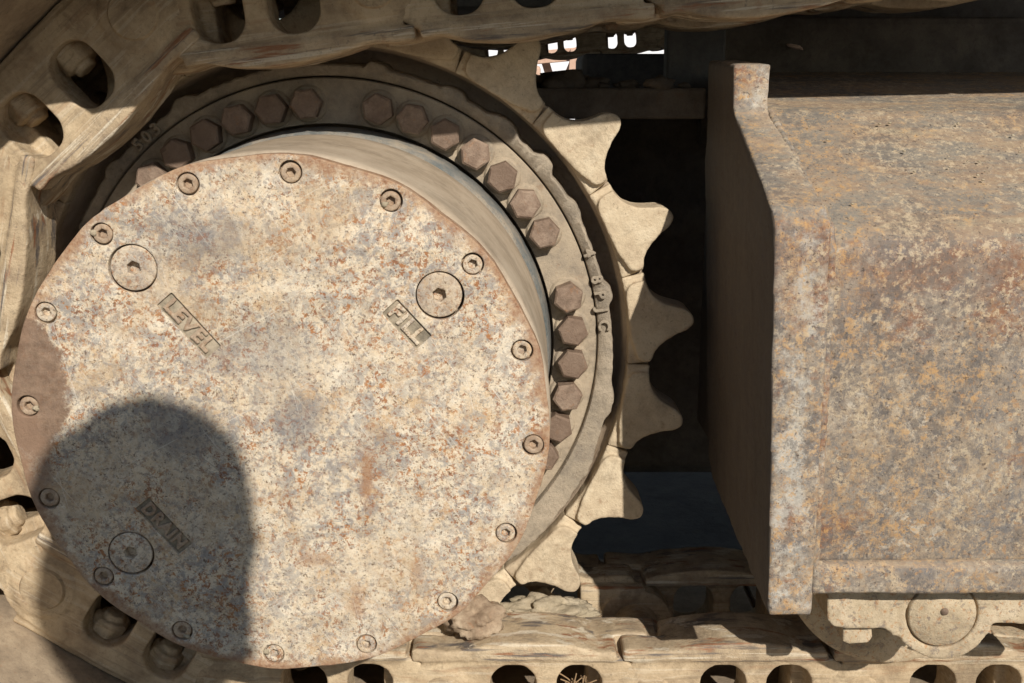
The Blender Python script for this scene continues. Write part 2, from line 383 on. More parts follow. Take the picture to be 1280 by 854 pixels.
M_COVER = m_cover()
M_PLUG = m_cover('worn_plug_paint', False)
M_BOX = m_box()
M_DRUM = m_dusty('dusty_drum_paint', (0.36, 0.285, 0.20), (0.45, 0.36, 0.26), (0.50, 0.41, 0.30), rust_amt=0.12, bump=0.25, dark_amt=0.15)
M_RING = m_dusty('dusty_hub_casting', (0.27, 0.225, 0.17), (0.37, 0.30, 0.215), (0.44, 0.36, 0.255), rust_amt=0.3, bump=0.6, sc=1.3)
M_BAND = m_dusty('rough_cast_band', (0.26, 0.22, 0.17), (0.36, 0.30, 0.22), (0.46, 0.38, 0.28), rust_amt=0.15, bump=0.9, sc=1.8)
M_TOOTH = m_dusty('clay_coated_tooth_steel', (0.45, 0.35, 0.235), (0.59, 0.475, 0.32), (0.68, 0.57, 0.40), rust=(0.31, 0.19, 0.11), rust_amt=0.55, bump=0.8, dark_amt=0.6, stain=0.5, sc=1.3)
M_LINK = m_dusty('clay_coated_link_steel', (0.29, 0.215, 0.135), (0.46, 0.35, 0.22), (0.58, 0.46, 0.30), rust_amt=0.35, streak=0.35, bump=0.7, dark_amt=0.5, stain=0.6)
M_RAIL = m_dusty('worn_rail_steel', (0.30, 0.225, 0.15), (0.47, 0.36, 0.23), (0.60, 0.48, 0.32), rust=(0.30, 0.135, 0.065), rust_amt=0.4, streak=1.0, bump=1.0, dark=(0.13, 0.115, 0.105), rough=0.6)
M_BOLT = m_dusty('rust_brown_bolt_steel', (0.17, 0.115, 0.08), (0.25, 0.175, 0.125), (0.35, 0.26, 0.19), rust=(0.32, 0.15, 0.06), rust_amt=0.5, sc=2.2, bump=0.7, rough=0.65, tint=0.7)
M_COLLAR = m_dusty('dusty_bluish_steel', (0.11, 0.135, 0.14), (0.20, 0.20, 0.185), (0.36, 0.305, 0.23), rust_amt=0.2, bump=0.7, rough=0.75)
M_WEB = m_dusty('dusty_web_steel', (0.34, 0.265, 0.19), (0.43, 0.34, 0.25), (0.50, 0.40, 0.29), rust_amt=0.2)
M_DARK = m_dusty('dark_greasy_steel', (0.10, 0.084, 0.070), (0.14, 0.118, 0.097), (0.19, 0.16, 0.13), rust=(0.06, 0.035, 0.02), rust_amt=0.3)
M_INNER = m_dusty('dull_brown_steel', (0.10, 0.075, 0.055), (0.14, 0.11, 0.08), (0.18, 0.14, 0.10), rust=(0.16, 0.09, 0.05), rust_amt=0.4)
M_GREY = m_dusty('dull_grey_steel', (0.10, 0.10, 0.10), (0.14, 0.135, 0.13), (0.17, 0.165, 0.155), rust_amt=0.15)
M_SHOE = m_dusty('dusty_shoe_steel', (0.22, 0.17, 0.12), (0.33, 0.255, 0.175), (0.43, 0.34, 0.235), rust_amt=0.25, bump=0.4)
M_LABEL = m_dusty('grimy_green_grey_recess', (0.17, 0.145, 0.105), (0.29, 0.245, 0.175), (0.45, 0.375, 0.27), rust_amt=0.1, sc=2.5, bump=0.5)
M_LETTER = m_dusty('rubbed_letter_paint', (0.29, 0.26, 0.19), (0.43, 0.375, 0.28), (0.55, 0.48, 0.36), rust_amt=0.15, sc=2.5, bump=0.4)
M_MUD = m_dusty('dried_clay', (0.36, 0.30, 0.20), (0.46, 0.38, 0.26), (0.54, 0.46, 0.33), rust_amt=0.1, sc=1.6, bump=1.0)
M_SCALE = m_dusty('rust_scale', (0.24, 0.165, 0.105), (0.37, 0.27, 0.18), (0.50, 0.39, 0.27), rust=(0.34, 0.15, 0.06), rust_amt=0.5, sc=1.6, bump=0.9)
M_ROLL = m_dusty('clay_coated_roller', (0.40, 0.31, 0.20), (0.51, 0.41, 0.27), (0.58, 0.475, 0.33), rust=(0.40, 0.21, 0.10), rust_amt=0.45, sc=1.5, bump=0.7, speck=0.75)
M_GROUND = m_dusty('dark_gravelly_ground', (0.085, 0.073, 0.060), (0.115, 0.098, 0.080), (0.145, 0.124, 0.10), rust_amt=0.1, sc=0.6, bump=1.0)
M_STRAW = Mat('straw').done((0.30, 0.20, 0.11))
M_LEAF = Mat('dry_leaf').done((0.62, 0.45, 0.36))
M_ORANGE = m_dusty('orange_machine_paint', (0.48, 0.30, 0.21), (0.57, 0.37, 0.27), (0.62, 0.43, 0.32), rust_amt=0.2, sc=0.3)
M_WHITE = Mat('white_backdrop_paint', 0.4).done((0.78, 0.78, 0.80))
M_CLOTH = m_dusty('blue_work_cloth', (0.06, 0.08, 0.13), (0.08, 0.10, 0.16), (0.10, 0.13, 0.19), rust_amt=0.0, dark_amt=0.1)
M_SKIN = Mat('skin', 0.55).done((0.45, 0.27, 0.19))
M_HAIR = Mat('hair', 0.6).done((0.05, 0.035, 0.025))

# ------------------------------------------------------------------ ground
def make_ground():
    bm = bmesh.new()
    xs = [-3000, -60, -12, -5] + [-4 + 0.25 * i for i in range(33)] + [5, 12, 60, 3000]
    ys = [-3000, -60, -12] + [-5 + 0.25 * i for i in range(41)] + [6, 12, 60, 3000]
    g = [[bm.verts.new((x, y, -0.445 + 0.012 * mnoise.fractal(Vector((x * 2.1, y * 2.1, 0)), 0.8, 2, 3))) for x in xs] for y in ys]
    for j in range(len(ys) - 1):
        for i in range(len(xs) - 1): bm.faces.new((g[j][i], g[j][i + 1], g[j + 1][i + 1], g[j + 1][i]))
    o = obj('ground', bm_mesh(bm, sm=True), M_GROUND); tag(o, kind='structure')
make_ground()

# ------------------------------------------------------------------ final drive: cover, drum, ring, sprocket
fd = thing('final_drive', 'round rust-flecked cream final drive with toothed sprocket and bolted cover', 'final drive', (0, 0.14, 0))
OFF = Vector((0, -0.14, 0))     # parts are modelled about the cover centre
def fpart(name, me, mat, parent=None, loc=None, **kw):
    o = obj(name, me, mat, parent or fd)
    o.location = (loc if loc is not None else Vector((0, 0, 0))) + (OFF if parent is None else Vector((0, 0, 0)))
    return tag(o, **kw)

SCREWS = [107.85 - 22.5 * i for i in range(16)]
SCREW_R, PLUGS = 0.200, [(-0.108, 0.126), (0.127, 0.105), (-0.128, -0.109)]
LABELS = [('LEVEL', (-0.0680, 0.0812), -50, 0.055, 0.0158), ('FILL', (0.1010, 0.0822), -48, 0.0385, 0.0166), ('DRAIN', (-0.0995, -0.0850), -51, 0.051, 0.0150)]
def cover_outline():
    pts = []
    n = 220
    for i in range(n):
        a = 2 * math.pi * i / n
        k = math.cos(16 * (a - R(107.85)))
        r = 0.2125 + 0.0008 * k + 0.0013 * mnoise.noise(Vector((math.cos(a) * 5, math.sin(a) * 5, 3))) + 0.0005 * mnoise.noise(Vector((math.cos(a) * 30, math.sin(a) * 30, 1)))
        pts.append((r * math.cos(a), r * math.sin(a)))
    return pts
loops = [cover_outline()]
for i, s in enumerate(SCREWS):
    loops.append(circle(SCREW_R * math.cos(R(s)), SCREW_R * math.sin(R(s)), 0.0088, 24))
for x, z in PLUGS: loops.append(circle(x, z, 0.0189, 40))
for t, (x, z), a, w, h in LABELS: loops.append(rot2(rrect(0, 0, w, h, 0.0008, 2), R(a), x, z))
cv = flat_solid(loops, 0.0, 0.016, 0.0009, 2)
fpart('cover_plate', auto_smooth(weld(cv), 40), M_COVER)
fpart('cover_backing', lathe([(0.001, 0.0165), (0.2085, 0.0165), (0.2085, 0.030)], 128), M_WEB)
def socket_screw(r, face, sock, depth, bev):
    a = flat_solid([circle(0, 0, r, 28), circle(0, 0, sock, 6)], face, face + depth + 0.003, bev, 2)
    b = lathe([(0.0002, face + depth), (sock * 1.02, face + depth)], 6)
    return auto_smooth(weld(merge([(a, None), (b, None)]), 1e-6), 40)
me_screw = socket_screw(0.0076, 0.0012, 0.0038, 0.005, 0.0012)
me_seat = lathe([(0.0087, 0.006), (0.0082, 0.0062), (0.0070, 0.0074)], 24)
me_screw = merge([(me_screw, None), (me_seat, None)]); auto_smooth(me_screw, 40)
for i, s in enumerate(SCREWS):
    o = fpart('cover_screw', me_screw, M_PLUG, loc=Vector((SCREW_R * math.cos(R(s)) + random.uniform(-.0006, .0006), random.uniform(-0.0012, 0.0012), SCREW_R * math.sin(R(s)) + random.uniform(-.0006, .0006))))
    o.rotation_euler = (0, random.uniform(0, 6), 0)
me_pack = [sphere_lump(.0030, .0016, .0024, .5, 1.6, k, 2) for k in range(3)]
for i, s_ in enumerate(SCREWS):
    if i in (2, 9, 10, 13, 15):
        a = random.uniform(0, 6.28)
        fpart('packed_dirt', me_pack[i % 3], M_MUD, loc=Vector((SCREW_R * math.cos(R(s_)) + .0062 * math.cos(a), 0.0012, SCREW_R * math.sin(R(s_)) + .0062 * math.sin(a))))
me_plug = socket_screw(0.0176, 0.0006, 0.0056, 0.008, 0.001)
for i, (x, z) in enumerate(PLUGS):
    o = fpart('oil_plug', me_plug, M_PLUG, loc=Vector((x + (0.0006 if i == 0 else -0.0004), -0.0004, z + 0.0004))); o.rotation_euler = (0, 0.4 + i, 0)
for t, (x, z), a, w, h in LABELS:
    pm = box(-w / 2 - 0.001, w / 2 + 0.001, 0.0024, 0.006, -h / 2 - 0.001, h / 2 + 0.001)
    p = fpart('label_recess', pm, M_LABEL, loc=Vector((x, 0, z)), label='sunken panel reading ' + t); p.rotation_euler = (0, -R(a), 0)
    tm = text_mesh(t, h * 1.02, 0.0022, 0.0003, 1.12)
    wid = max(v.co.x for v in tm.vertices) - min(v.co.x for v in tm.vertices)
    tm.transform(Matrix.Diagonal((w * 0.88 / wid, 1, 1, 1)))
    tm = cast(tm, 0.0005, 3, ((0.004, 0.0009), (0.0015, 0.0004)))
    l = obj('lettering', tm, M_PLUG, p); l.location = (0, 0.0016, 0)
# small cast arrow mark beside the drain plug
am = cast(text_mesh('7', 0.012, 0.0016, 0.0002), 0.0004, 3, ())
p = fpart('cast_mark', am, M_PLUG, loc=Vector((-0.1095, -0.0001, -0.1365))); p.rotation_euler = (0, R(50), 0)

fpart('drum', lathe([(0.2095, 0.013), (0.2135, 0.0165), (0.2145, 0.03), (0.2150, 0.09), (0.2150, 0.10), (0.2175, 0.195), (0.2180, 0.222), (0.2165, 0.226)], 192), M_DRUM)
def colr(j, r, a):
    return r + 0.0012 * mnoise.noise(Vector((math.cos(a) * 20, math.sin(a) * 20, j))) if j in (1, 2) else r
fpart('drum_collar', lathe([(0.215, 0.224), (0.2200, 0.230), (0.2225, 0.255), (0.2238, 0.2725), (0.2225, 0.2750), (0.216, 0.277), (0.214, 0.30)], 192, rfun=colr), M_COLLAR)
BOLTS = [126.9 - 8.17 * k for k in range(-1, 24) if k not in (5, 13)]
ring_parts = [(lathe([(0.2262, 0.32), (0.2262, 0.2775), (0.2270, 0.2765), (0.2700, 0.2765), (0.2712, 0.278), (0.2712, 0.32)], 192), None)]
for t in BOLTS:
    ring_parts.append((lathe([(0.0001, 0.2740), (0.0166, 0.2740), (0.0188, 0.2760), (0.0196, 0.2785)], 28), Matrix.Translation((0.2462 * math.cos(R(t)), 0, 0.2462 * math.sin(R(t))))))
hr = fpart('hub_ring', auto_smooth(merge(ring_parts), 40), M_RING)
BUMPS = [(52, .006, 3.2), (41, .0075, 2.2), (30, .004, 2), (11, .006, 2.0), (-12, .005, 3.0), (-27, .003, 2.5), (64, .005, 2.5), (80, .006, 2), (97, .004, 3), (120, .006, 2.4), (140, .005, 2)]
def band(j, r, a):
    d = math.degrees(a); d = d - 360 if d > 180 else d
    b = 0.0
    for c, hgt, wd_ in BUMPS:
        b += hgt * math.exp(-((d - c) / wd_) ** 4)
    b += 0.0016 * mnoise.noise(Vector((math.cos(a) * 30, math.sin(a) * 30, 5))) + 0.0007 * mnoise.noise(Vector((math.cos(a) * 90, math.sin(a) * 90, j)))
    grow = 0.017 * max(0, min(1, (14 - d) / 60)) if d > -100 else 0.017
    return r + (b + grow if j >= 3 else 0)
bd = lathe([(0.2728, 0.30), (0.2728, 0.2785), (0.2740, 0.2762), (0.2818, 0.2728), (0.2836, 0.2738), (0.2845, 0.2790), (0.2860, 0.325)], 720, rfun=band)
cb = fpart('cast_band', auto_smooth(bd, 50), M_BAND)
def ring_text(txt, th, rr, y, size, parent):
    for ch, t in zip(txt, th):
        if ch == ' ': continue
        tm = cast(text_mesh(ch, size, 0.0050, 0.0003), 0.0006, 2, ((0.003, 0.0005),))
        o = obj('cast_letter', tm, M_BAND, parent); o.location = (rr * math.cos(R(t)), y, rr * math.sin(R(t)))
        o.rotation_euler = (0, R(90 - t), 0)
ring_text('48PJC', [20.5, 14.6, 11.2, 7.9, 4.6], 0.2785, 0.2722, 0.0165, cb)
ring_text('503', [132.5, 130, 127.5], 0.2785, 0.2722, 0.0165, cb)

hexo = [(0.0157 * math.cos(R(60 * i)), 0.0157 * math.sin(R(60 * i))) for i in range(6)]
def hex_bolt():
    a = flat_solid([hexo], 0.0, 0.021, 0.0, 0)
    bm = bmesh.new(); bm.from_mesh(weld(a))
    fr = [e for e in bm.edges if all(v.co.y < 0.001 for v in e.verts)]
    bmesh.ops.bevel(bm, geom=fr, offset=0.0018, segments=1, affect='EDGES')
    me = bm_mesh(bm)
    return auto_smooth(me, 12)
me_bolt = hex_bolt()
for t in BOLTS:
    o = fpart('hex_bolt', me_bolt, M_BOLT, loc=Vector((0.2462 * math.cos(R(t)), 0.2555 + random.uniform(-.0008, .0008), 0.2462 * math.sin(R(t)))))
    o.rotation_euler = (random.uniform(-.02, .02), random.uniform(0, 1.04), random.uniform(-.02, .02))

web = lathe([(0.20, 0.345), (0.285, 0.325), (0.300, 0.322), (0.3010, 0.290), (0.3080, 0.2790), (0.3260, 0.2770)], 200)
sp = fpart('sprocket_disc', web, M_WEB)
# toothed rim: one ring with the tooth outline, then each tooth pad
PITCH = 360 / 21
PROF = [(8.57, .3275), (7.4, .3275), (6.2, .3280), (5.0, .3300), (4.0, .3338), (3.1, .3390), (2.4, .3460), (1.85, .3540), (1.4, .3615), (0.8, .3672), (0.0, .3700), (-0.8, .3705), (-1.5, .3680), (-2.0, .3635), (-2.4, .3565), (-2.9, .3490), (-3.7, .3415), (-4.7, .3350), (-5.8, .3305), (-7.0, .3282), (-8.0, .3275)]
TC = 22.3
def P2(r, deg): return (r * math.cos(R(deg)), r * math.sin(R(deg)))
def tooth_mesh():
    a = [P2(r, d) for d, r in PROF]
    inner = [(-7.6, .3262), (-7.75, .3200), (-7.4, .3145), (-6.6, .3120), (-5.2, .3092), (-3.5, .3062), (-1.5, .3045), (0.5, .3040), (2.5, .3040), (4.5, .3035), (6.0, .3050), (7.0, .3090), (7.35, .3150), (7.4, .3262)]
    pad = [P2(r, d) for d, r in PROF if -7.6 < d < 7.4] + [P2(r, d) for d, r in inner]
    rim = a + [P2(.3035, -8.57 + 17.14 * i / 8) for i in range(9)]
    m1 = flat_solid([pad], 0.2600, 0.300, 0.0, 0)
    m2 = flat_solid([rim], 0.2675, 0.312, 0.0, 0)
    return m1, m2
m1, m2 = tooth_mesh()
def subdiv_cast(me, vox, it, disp): return cast(me, vox, it, disp)
me_tooth = subdiv_cast(merge([(weld(m1), None), (weld(m2), None)]), 0.0016, 5, ((0.03, 0.0022), (0.01, 0.0008)))
for k in range(21):
    o = fpart('tooth', me_tooth, M_TOOTH)
    o.rotation_euler = (0, -R(TC + PITCH * (k - 1)) + 0, 0)

# ------------------------------------------------------------------ crawler chain
PCH = 0.213
YN, YC = 0.170, 0.285
def nrm(x, c, w): return math.exp(-((x - c) / w) ** 2)
def link_side():
    parts = []
    # web with two windows, boss round the pin at the left end
    out = []
    for i in range(15):
        a = R(90 + 180 * i / 14); out.append((0.041 * math.cos(a), 0.041 * math.sin(a)))
    out += [(0.03, -0.044), (0.175, -0.046), (0.205, -0.040), (0.215, -0.01), (0.20, 0.03), (0.18, 0.042), (0.03, 0.045)]
    hs = []
    for c in (0.0725, 0.1395):
        hs.append(rrect(c, 0.004, 0.046, 0.060, 0.020, 6))
    parts.append((weld(flat_solid([out] + hs, YN - 0.001, YN + 0.050, 0.0, 0)), None))
    parts.append((lathe([(0.0001, YN - 0.004), (0.030, YN - 0.004), (0.038, YN + 0.004), (0.041, YN + 0.010), (0.041, YN + 0.055), (0.0001, YN + 0.055)], 40), None))
    # foot flange that carries the shoe
    parts.append((box(-0.01, 0.20, YN + 0.002, YN + 0.075, -0.052, -0.041), None))
    # rail bar: worn, lower over the pins, offset inward at its right end
    n = 34; top = []; bot = []
    for i in range(n + 1):
        u = -0.030 + 0.242 * i / n
        h = 0.0530 + 0.0070 * nrm(u, 0.090, 0.055) - 0.005 * nrm(u, 0.160, 0.016) - 0.004 * nrm(u, 0.01, 0.02)
        top.append((u, h)); bot.append((u, 0.039))
    def rail(u0, u1, ya, yb, drop=0.0):
        q = [(u, h - drop) for u, h in top if u0 - 1e-6 <= u <= u1 + 1e-6]
        q[0] = (q[0][0], q[0][1] - .0015); q[-1] = (q[-1][0], q[-1][1] - .0015)
        parts.append((weld(flat_solid([[(q[0][0], .0395)] + [(q[-1][0], .0395)] + q[::-1]], ya, yb, 0.0, 0)), None))
    rail(-0.030, 0.177, YN - 0.004, YN + 0.030); rail(0.010, 0.168, YN + 0.02, YN + 0.066)
    rail(0.150, 0.212, YN + 0.030, YN + 0.066)
    # inner boss at the right end
    parts.append((lathe([(0.0001, YN + 0.030), (0.042, YN + 0.030), (0.044, YN + 0.085), (0.0001, YN + 0.085)], 40), Matrix.Translation((PCH, 0, 0))))
    parts.append((box(0.150, PCH + 0.01, YN + 0.030, YN + 0.080, -0.040, 0.046), None))
    return merge(parts)
me_side = cast(link_side(), 0.0019, 8, ((0.06, 0.0026), (0.012, 0.0009)))
def paint_rail(me):
    me.materials.append(M_LINK); me.materials.append(M_RAIL)
    for p in me.polygons: p.material_index = 1 if p.center.z > 0.0385 else 0
paint_rail(me_side)
me_far = me_side.copy(); me_far.transform(Matrix.Translation((0, 2 * YC, 0)) @ Matrix.Diagonal((1, -1, 1, 1))); me_far.flip_normals()
me_bush = lathe([(0.0001, YN + 0.078), (0.0275, YN + 0.078), (0.0275, 2 * YC - YN - 0.078), (0.0001, 2 * YC - YN - 0.078)], 32); auto_smooth(me_bush)
me_pin = lathe([(0.0001, YN - 0.0065), (0.021, YN - 0.0065), (0.0235, YN - 0.003), (0.0235, YN + 0.02)], 32); auto_smooth(me_pin)
def nut_mesh():
    a = lathe([(0.0001, 0.0), (0.0170, 0.0), (0.0192, 0.003), (0.0195, 0.010), (0.0195, 0.034), (0.0001, 0.034)], 7)
    a2 = lathe([(0.0001, -0.006), (0.0095, -0.006), (0.0115, -0.0035), (0.0115, 0.006), (0.0001, 0.006)], 16)
    me = merge([(a, None), (a2, None)])
    me.transform(Matrix.Rotation(R(90), 4, 'X'))       # axis from +Y to +Z; y -> z
    me.transform(Matrix.Diagonal((1, 1, -1, 1))); me.flip_normals()
    return cast(me, 0.0013, 4, ((0.014, 0.003), (0.005, 0.0008)))
me_nut = nut_mesh()
def shoe_mesh():
    prof = [(-0.034, -0.054), (0.170, -0.054), (0.182, -0.067), (0.222, -0.067), (0.222, -0.076), (0.170, -0.074), (0.160, -0.066), (0.150, -0.066), (0.146, -0.088), (0.138, -0.088), (0.134, -0.066), (0.090, -0.066), (0.086, -0.086), (0.078, -0.086), (0.074, -0.066), (0.022, -0.066), (0.018, -0.088), (0.008, -0.088), (0.004, -0.066), (-0.034, -0.066)]
    return auto_smooth(weld(flat_solid([prof], -0.044, 0.614, 0.0012, 1)), 40)
me_shoe = shoe_mesh()
def pol(r, d): return Vector((r * math.cos(R(d)), 0, r * math.sin(R(d))))
pins_up = [pol(.356, 80)]
for i in range(4): pins_up.append(pins_up[-1] + Vector((PCH * math.cos(R(5.2)), 0, PCH * math.sin(R(5.2)))))
seq = pins_up[::-1] + [pol(.356, 114.6), pol(.356, 149.0), pol(.358, 183.5), pol(.358, -141.8), pol(.352, -106.6)]
x0 = seq[-1].x + 0.2125
for i in range(5): seq.append(Vector((x0 + PCH * i, 0, -0.341)))
LINK_LABELS = {0: 'upper track link at the far right end of the shaded top run', 1: 'upper track link hidden above the frame box',
 2: 'shaded track link along the top edge above the support bar', 3: 'shaded track link with long worn rail above the sprocket teeth',
 4: 'shaded track link with two window holes above the hub bolts', 5: 'upper left track link slanting down, half in shadow, bolt showing in its window',
 6: 'sunlit track link standing upright left of the cover', 7: 'track link at the lower left edge with a sunlit nut in its window',
 8: 'track link with a rounded pin boss and two nuts in shadow, lower left', 9: 'sunlit track link along the bottom edge directly below the cover',
 10: 'lower track link below the dried clay lump with straw in its window', 11: 'lower track link under the bottom corner of the frame end plate',
 12: 'lower track link below the track roller at the right edge'}
GROUP = 'links of the near crawler track'
def build_link(a, b, lab, low):
    nz = -0.026 if low else -0.006
    d = (b - a); ang = math.atan2(d.z, d.x)
    t = thing('track_link', lab, 'track link', (a.x, 0, a.z), GROUP); t.rotation_euler = (0, -ang, 0)
    obj('link_plate', me_side, None, t); obj('link_plate', me_far, None, t)
    obj('bushing', me_bush, M_LINK, t, (PCH, 0, 0)); obj('track_pin', me_pin, M_LINK, t)
    for c in (0.0725, 0.1395):
        for y in (YN + 0.031, 2 * YC - YN - 0.031):
            o = obj('shoe_nut', me_nut, M_BOLT if False else M_LINK, t, (c + random.uniform(-.004, .004), y, nz + random.uniform(-.005, .003))); o.rotation_euler = (random.uniform(-.08, .08), random.uniform(-.08, .08), random.uniform(0, 1))
    obj('track_shoe', me_shoe, M_SHOE, t)
    return t
for i in range(len(seq) - 1):
    if i in LINK_LABELS: build_link(seq[i], seq[i + 1], LINK_LABELS[i], i >= 9)

# ------------------------------------------------------------------ track frame
tf = thing('frame_box', 'rusted grey and ochre track frame box with thick end plate right of the sprocket', 'track frame', (0.4, 0.014, -0.15))
TO = Vector((-0.4, -0.014, 0.15))
def tpart(name, me, mat, **kw):
    o = obj(name, me, mat, tf); o.location = TO; return tag(o, **kw)
def prism_x(prof, x0, x1):
    """(y, z) outline swept along X"""
    bm = bmesh.new()
    A = [bm.verts.new((x0, y, z)) for y, z in prof]; B = [bm.verts.new((x1, y, z)) for y, z in prof]
    bm.faces.new(A[::-1]); bm.faces.new(B)
    for i in range(len(prof)): bm.faces.new((A[i], A[(i + 1) % len(prof)], B[(i + 1) % len(prof)], B[i]))
    bmesh.ops.recalc_face_normals(bm, faces=bm.faces[:]); return bm_mesh(bm)
pl = [(.014, -.172), (.014, .1), (.014, .150), (.0165, .160), (.024, .170), (.170, .2385), (.176, .246), (.176, .2815), (.30, .288), (.32, .18), (.30, -.13), (.27, -.1463)]
me = prism_x(pl, 0.0, 0.042)
for v in me.vertices:   # the plate leans a little and narrows towards its foot
    z = v.co.z; v.co.x = (0.3915 - 0.040 * z) if v.co.x < 0.02 else (0.4335 - 0.0145 * z - 0.0160 * max(0, min(1, (z - 0.150) / 0.088)))
me = cast(me, 0.0026, 4, ((0.06, 0.003), (0.012, 0.0012)))
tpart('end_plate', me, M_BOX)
bx = [(.021, -.128), (.0200, .130), (.0220, .1420), (.030, .152), (.185, .2410), (.270, .2560), (.31, .2640), (.42, .2790), (.42, -.128)]
bmx = prism_x(bx, 0.404, 1.5)
me = evaluate(bmx, [('BEVEL', dict(width=0.012, segments=4, limit_method='ANGLE', angle_limit=R(15)))]); auto_smooth(me, 30)
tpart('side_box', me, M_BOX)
me = cast(merge([(prism_x([(.0135, -.1525), (.0135, -.1285), (.020, -.1240), (.20, -.122), (.20, -.1525)], 0.4335, 0.80), None)]), 0.0026, 3, ((0.04, 0.0025), (0.010, 0.001)))
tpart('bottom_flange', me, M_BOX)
def bead(pts, r, n=60):
    ms = []
    for i in range(n):
        t = i / (n - 1) * (len(pts) - 1); k = min(int(t), len(pts) - 2); f = t - k
        p = Vector(pts[k]).lerp(Vector(pts[k + 1]), f)
        ms.append((sphere_lump(r * random.uniform(.85, 1.15), r, r * 1.1, .15, 1.5, i, 2), Matrix.Translation(p)))
    return cast(merge(ms), 0.0016, 3, ((0.01, 0.001),))
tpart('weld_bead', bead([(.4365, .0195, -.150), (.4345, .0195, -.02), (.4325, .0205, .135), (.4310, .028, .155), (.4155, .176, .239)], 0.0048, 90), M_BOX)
# bar, post and inner beam behind the plate, in the shade of the upper chain
p0, p1 = at(560, 110, .36), at(882, 149, .36)
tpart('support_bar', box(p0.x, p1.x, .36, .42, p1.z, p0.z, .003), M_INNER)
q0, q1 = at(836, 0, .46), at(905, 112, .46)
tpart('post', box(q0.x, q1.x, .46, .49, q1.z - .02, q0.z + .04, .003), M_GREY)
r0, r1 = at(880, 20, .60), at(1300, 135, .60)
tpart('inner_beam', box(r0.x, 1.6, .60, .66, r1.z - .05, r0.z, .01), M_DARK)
# ------------------------------------------------------------------ track roller under the frame
tr = thing('track_roller', 'ochre track roller with round end cap under the frame box', 'roller', (at(1178, 770, .045).x, .045, at(1178, 770, .045).z))
def rpart(name, me, mat, **kw):
    o = obj(name, me, mat, tr); o.location = -tr.location; return tag(o, **kw)
def px_loop(pts, y): return [(at(a, b, y).x, at(a, b, y).z) for a, b in pts]
YR = .048
cc = [(1178 + 62 * math.cos(R(a)), 768 + 57 * math.sin(R(a))) for a in range(168, 20, -8)]
lp = [(1034, 700), (1034, 775), (1042, 784), (1060, 786), (1104, 786), (1112, 790), (1117, 796)] + cc[2:] + [(1246, 797), (1300, 802), (1400, 804), (1400, 700)]
slot = rot2(rrect(0, 0, 56, 15, 7, 5), R(4), 1266, 788)
me = cast(weld(flat_solid([px_loop(lp, YR), px_loop(slot, YR), circle(at(1178, 769, YR).x, at(1178, 769, YR).z, .0315, 48)], YR, YR + .045, 0, 0)), 0.0018, 4, ((0.03, 0.002), (0.008, 0.0008)))
rpart('roller_mount', me, M_ROLL)
c = at(1178, 769, YR)
cap = lathe([(0.0001, YR - .0010), (0.0285, YR - .0010), (0.0298, YR + .0003), (0.0302, YR + .006)], 64)
cap.transform(Matrix.Translation((c.x, 0, c.z))); rpart('end_cap', auto_smooth(cap, 50), M_ROLL)
gr = lathe([(0.0300, YR + .005), (0.0335, YR + .004)], 48); gr.transform(Matrix.Translation((c.x, 0, c.z))); rpart('cap_seat', gr, M_ROLL)
dm = lathe([(0.0001, YR - .0035), (0.0028, YR - .003), (0.0036, YR - .0015)], 12); dm.transform(Matrix.Translation((c.x + .001, 0, c.z + .004))); rpart('grease_plug', dm, M_BOLT)
e = at(1121, 703, .15)
fl = lathe([(0.0001, .150), (0.066, .150), (0.070, .146), (0.1010, .146), (0.1070, .150), (0.1078, .160), (0.080, .166), (0.074, .172), (0.074, .24), (0.0001, .24)], 96)
fl.transform(Matrix.Translation((e.x, 0, e.z))); rpart('roller_flange', auto_smooth(fl, 40), M_ROLL)
bl = px_loop([(1052, 780), (1088, 780), (1089, 794), (1084, 801), (1060, 803), (1052, 800)], .062)
rpart('mount_bolt', cast(weld(flat_solid([bl], .058, .080, 0, 0)), 0.0014, 3, ()), M_ROLL)

# ------------------------------------------------------------------ machine body behind (in shade)
cbdy = thing('undercarriage_body', 'dark greasy undercarriage body in the shade behind the sprocket', 'machine body', (.6, 1.3, -.24))
def cpart(name, me, mat):
    o = obj(name, me, mat, cbdy); o.location = -cbdy.location; return o
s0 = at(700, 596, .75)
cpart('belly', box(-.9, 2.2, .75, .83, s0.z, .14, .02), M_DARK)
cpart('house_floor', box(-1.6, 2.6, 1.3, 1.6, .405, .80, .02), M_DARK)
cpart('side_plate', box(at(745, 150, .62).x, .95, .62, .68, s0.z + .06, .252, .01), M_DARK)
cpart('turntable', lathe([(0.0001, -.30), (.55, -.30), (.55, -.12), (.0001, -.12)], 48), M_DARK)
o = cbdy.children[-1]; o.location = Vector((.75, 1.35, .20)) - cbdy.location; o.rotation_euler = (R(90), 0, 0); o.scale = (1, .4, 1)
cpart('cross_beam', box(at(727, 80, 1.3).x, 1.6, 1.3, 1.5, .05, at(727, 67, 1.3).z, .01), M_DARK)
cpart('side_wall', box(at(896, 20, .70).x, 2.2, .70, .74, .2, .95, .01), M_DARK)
cpart('shade_deck', box(-1.6, 2.6, 0.0, 2.6, .74, 1.3, .03), M_DARK)  # unseen slab added overhead to block sky light and darken the undercarriage

